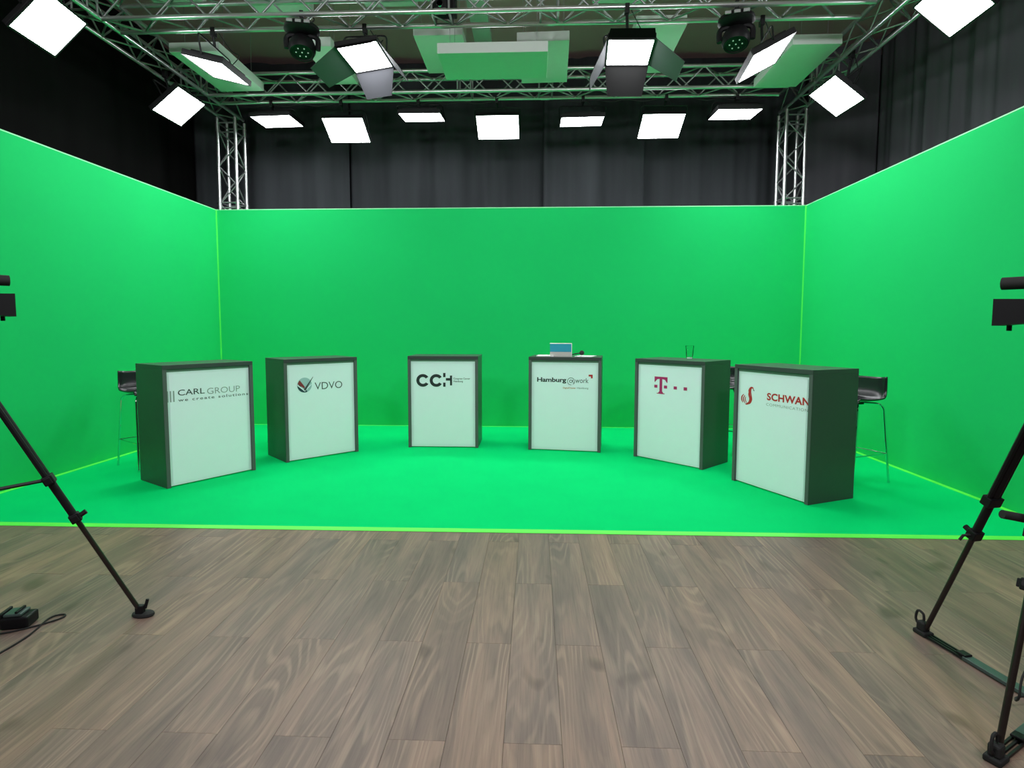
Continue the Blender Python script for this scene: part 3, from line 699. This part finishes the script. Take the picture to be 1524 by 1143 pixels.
def video_camera(label, x, y, z, yaw, L_hood=.36):
    """lens points +x in local frame; z = optical axis height"""
    o = thing('video_camera', label, 'camera', (x, y, z), yaw)
    obj('camera_body', B(-.20, .10, -.065, .065, -.075, .085, bev=.012), M['black'], o)
    obj('lens_barrel', TU([(.08, 0, 0), (.24, 0, 0)], .045, 24), M['black'], o, smooth=True)
    obj('focus_ring', TU([(.15, 0, 0), (.19, 0, 0)], .050, 28), M['rubber'], o, smooth=True)
    h = bmesh.new(); x0, x1 = .225, .355
    a = [(x0, -.048, -.045), (x0, .048, -.045), (x0, .048, .048), (x0, -.048, .048)]; b = [(x1, -.072, -.057), (x1, .072, -.057), (x1, .072, .053), (x1, -.072, .053)]
    va = [h.verts.new(p) for p in a]; vb = [h.verts.new(p) for p in b]; vi = [h.verts.new((p[0], p[1]*.92, p[2]*.92)) for p in b]; vj = [h.verts.new((x0+.02, p[1]*.8, p[2]*.8)) for p in a]
    h.faces.new(va[::-1]); h.faces.new(vj)
    for A_, B_ in ((va, vb), (vb, vi), (vi, vj)):
        for k in range(4): h.faces.new((A_[k], A_[(k+1) % 4], B_[(k+1) % 4], B_[k]))
    hd = obj('lens_hood', h, M['black'], o)
    obj('hood_screw', TU([(.318, 0, -.055), (.318, 0, -.078)], .009, 10), M['black'], hd)
    hb = bmesh.new(); tube(hb, fillet([(-.14, 0, .08), (-.15, 0, .125), (.10, 0, .125), (.12, 0, .12), (.08, 0, .085)], .03), .015, 8); obj('carry_handle', hb, M['black'], o, smooth=True)
    m_ = obj('microphone', TU([(.06, 0, .117), (.35, 0, .117)], .026, 14), M['rubber'], o, smooth=True)
    obj('mount', B(.12, .22, -.02, .02, .07, .15, bev=.005), M['black'], m_)
    obj('viewfinder', B(-.24, -.13, -.04, .03, .10, .16, bev=.008), M['black'], o)
    obj('mount_plate', B(-.06, .06, -.035, .035, -.092, -.075), M['blackmetal'], o)
    return o
# left tripod
CLx, CLy = -2.60, 2.395
o, rel = tripod('black camera tripod with round rubber foot at the left edge', CLx, CLy, 1.36, [(-2.04, 2.80), (-3.23, 2.675), (-2.53, 1.71)], 'plate', (.43, .58))
hub = Vector((0, 0, .74))
for r_ in rel:
    u = r_.normalized(); obj('mid_spreader', TU([hub, u*(.075+(r_.length-.075)*.43)+Vector((0, 0, 1.36*(1-.43)))], .009, 6), M['black'], o, smooth=True)
obj('spreader_hub', TU([hub-Vector((0, 0, .02)), hub+Vector((0, 0, .02))], .03, 12), M['black'], o, smooth=True)
video_camera('black video camera at the left edge, only its lens hood in view', -2.76, 2.41, 1.612, .95)
# right tripod
CRx, CRy = 2.045, 2.225
o, rel = tripod('black camera tripod with flat floor spreader at the right edge', CRx, CRy, 1.33, [(1.921, 2.796), (1.614, 1.956), (2.56, 2.06)], 'spread', (.43, .56))
for r_ in rel:
    u = r_.normalized(); L_ = r_.length; T = Matrix.Rotation(math.atan2(u.y, u.x), 4, 'Z')
    s = obj('floor_spreader', B(.02, L_*.62, -.024, .024, .004, .020, bev=.002, T=T), M['spreader'], o)
    b2 = bmesh.new()
    for q in (-.018, .0, .018): box(b2, L_*.58, L_-.02, q-.004, q+.004, .004, .014, T=T)
    obj('slide_rods', b2, M['blackmetal'], s)
    obj('lock_tab', B(L_*.60, L_*.68, -.02, .02, .018, .028, bev=.003, T=T), M['black'], s)
obj('spreader_hub', TU([(0, 0, 0), (0, 0, .035)], .05, 16), M['blackmetal'], o, smooth=True)
ph = obj('pan_handle', TU(smoothpath([(.05, -.05, 1.38), (.22, -.10, 1.1), (.18, -.08, .83), (.0, -.03, .765), (-.14, -.025, .778)], 6), .006, 8), M['black'], o, smooth=True)
obj('grip', TU([(-.15, -.025, .779), (-.17, -.025, .782), (-.24, -.025, .795), (-.268, -.025, .80)], .0165, 12), M['rubber'], ph, smooth=True)
video_camera('black video camera at the right edge, lens hood and microphone in view', 2.145, 2.194, 1.572, PI-.95)

# ------------------------------------------------------------------ floor bits
t = thing('power_adapter', 'black charger box lying on the wooden floor at the left edge', 'charger', (-2.60, 2.68, 0), .25)
obj('case', B(-.062, .062, -.05, .05, .001, .058, bev=.008), M['black'], t)
obj('battery_cradle', B(-.05, .03, -.04, .045, .058, .074, bev=.006), M['spreader'], t)
obj('end_ridge', B(-.066, -.052, -.05, .05, .03, .082, bev=.004), M['black'], t)
obj('contact_block', B(.0, .012, -.035, .04, .072, .084, bev=.002), M['black'], t)
cable('thin black cable looping over the wood beside the charger', [(-2.80, 2.56, .004), (-2.62, 2.585, .004), (-2.51, 2.66, .004), (-2.44, 2.745, .004), (-2.455, 2.785, .004), (-2.50, 2.745, .004), (-2.46, 2.58, .004), (-2.46, 2.42, .004), (-2.50, 2.25, .004)], .0042)
cable('short black cable leaving the charger towards the left edge', [(-2.66, 2.665, .02), (-2.72, 2.65, .006), (-2.9, 2.60, .004)], .0042)
cable('thin dark cable hanging in a loop beside the right tripod', [(2.12, 2.34, .36), (1.98, 2.2, .30), (1.84, 2.13, .22), (1.80, 2.10, .14), (1.84, 2.16, .09), (1.93, 2.23, .06), (2.2, 2.26, .05)], .004)
cable('coiled grey cable on the spreader of the right tripod', [(2.0+.075*math.cos(a*.7), 2.13+.06*math.sin(a*.7), .045+.0015*a) for a in range(0, 28)], .0035, 'chrome')
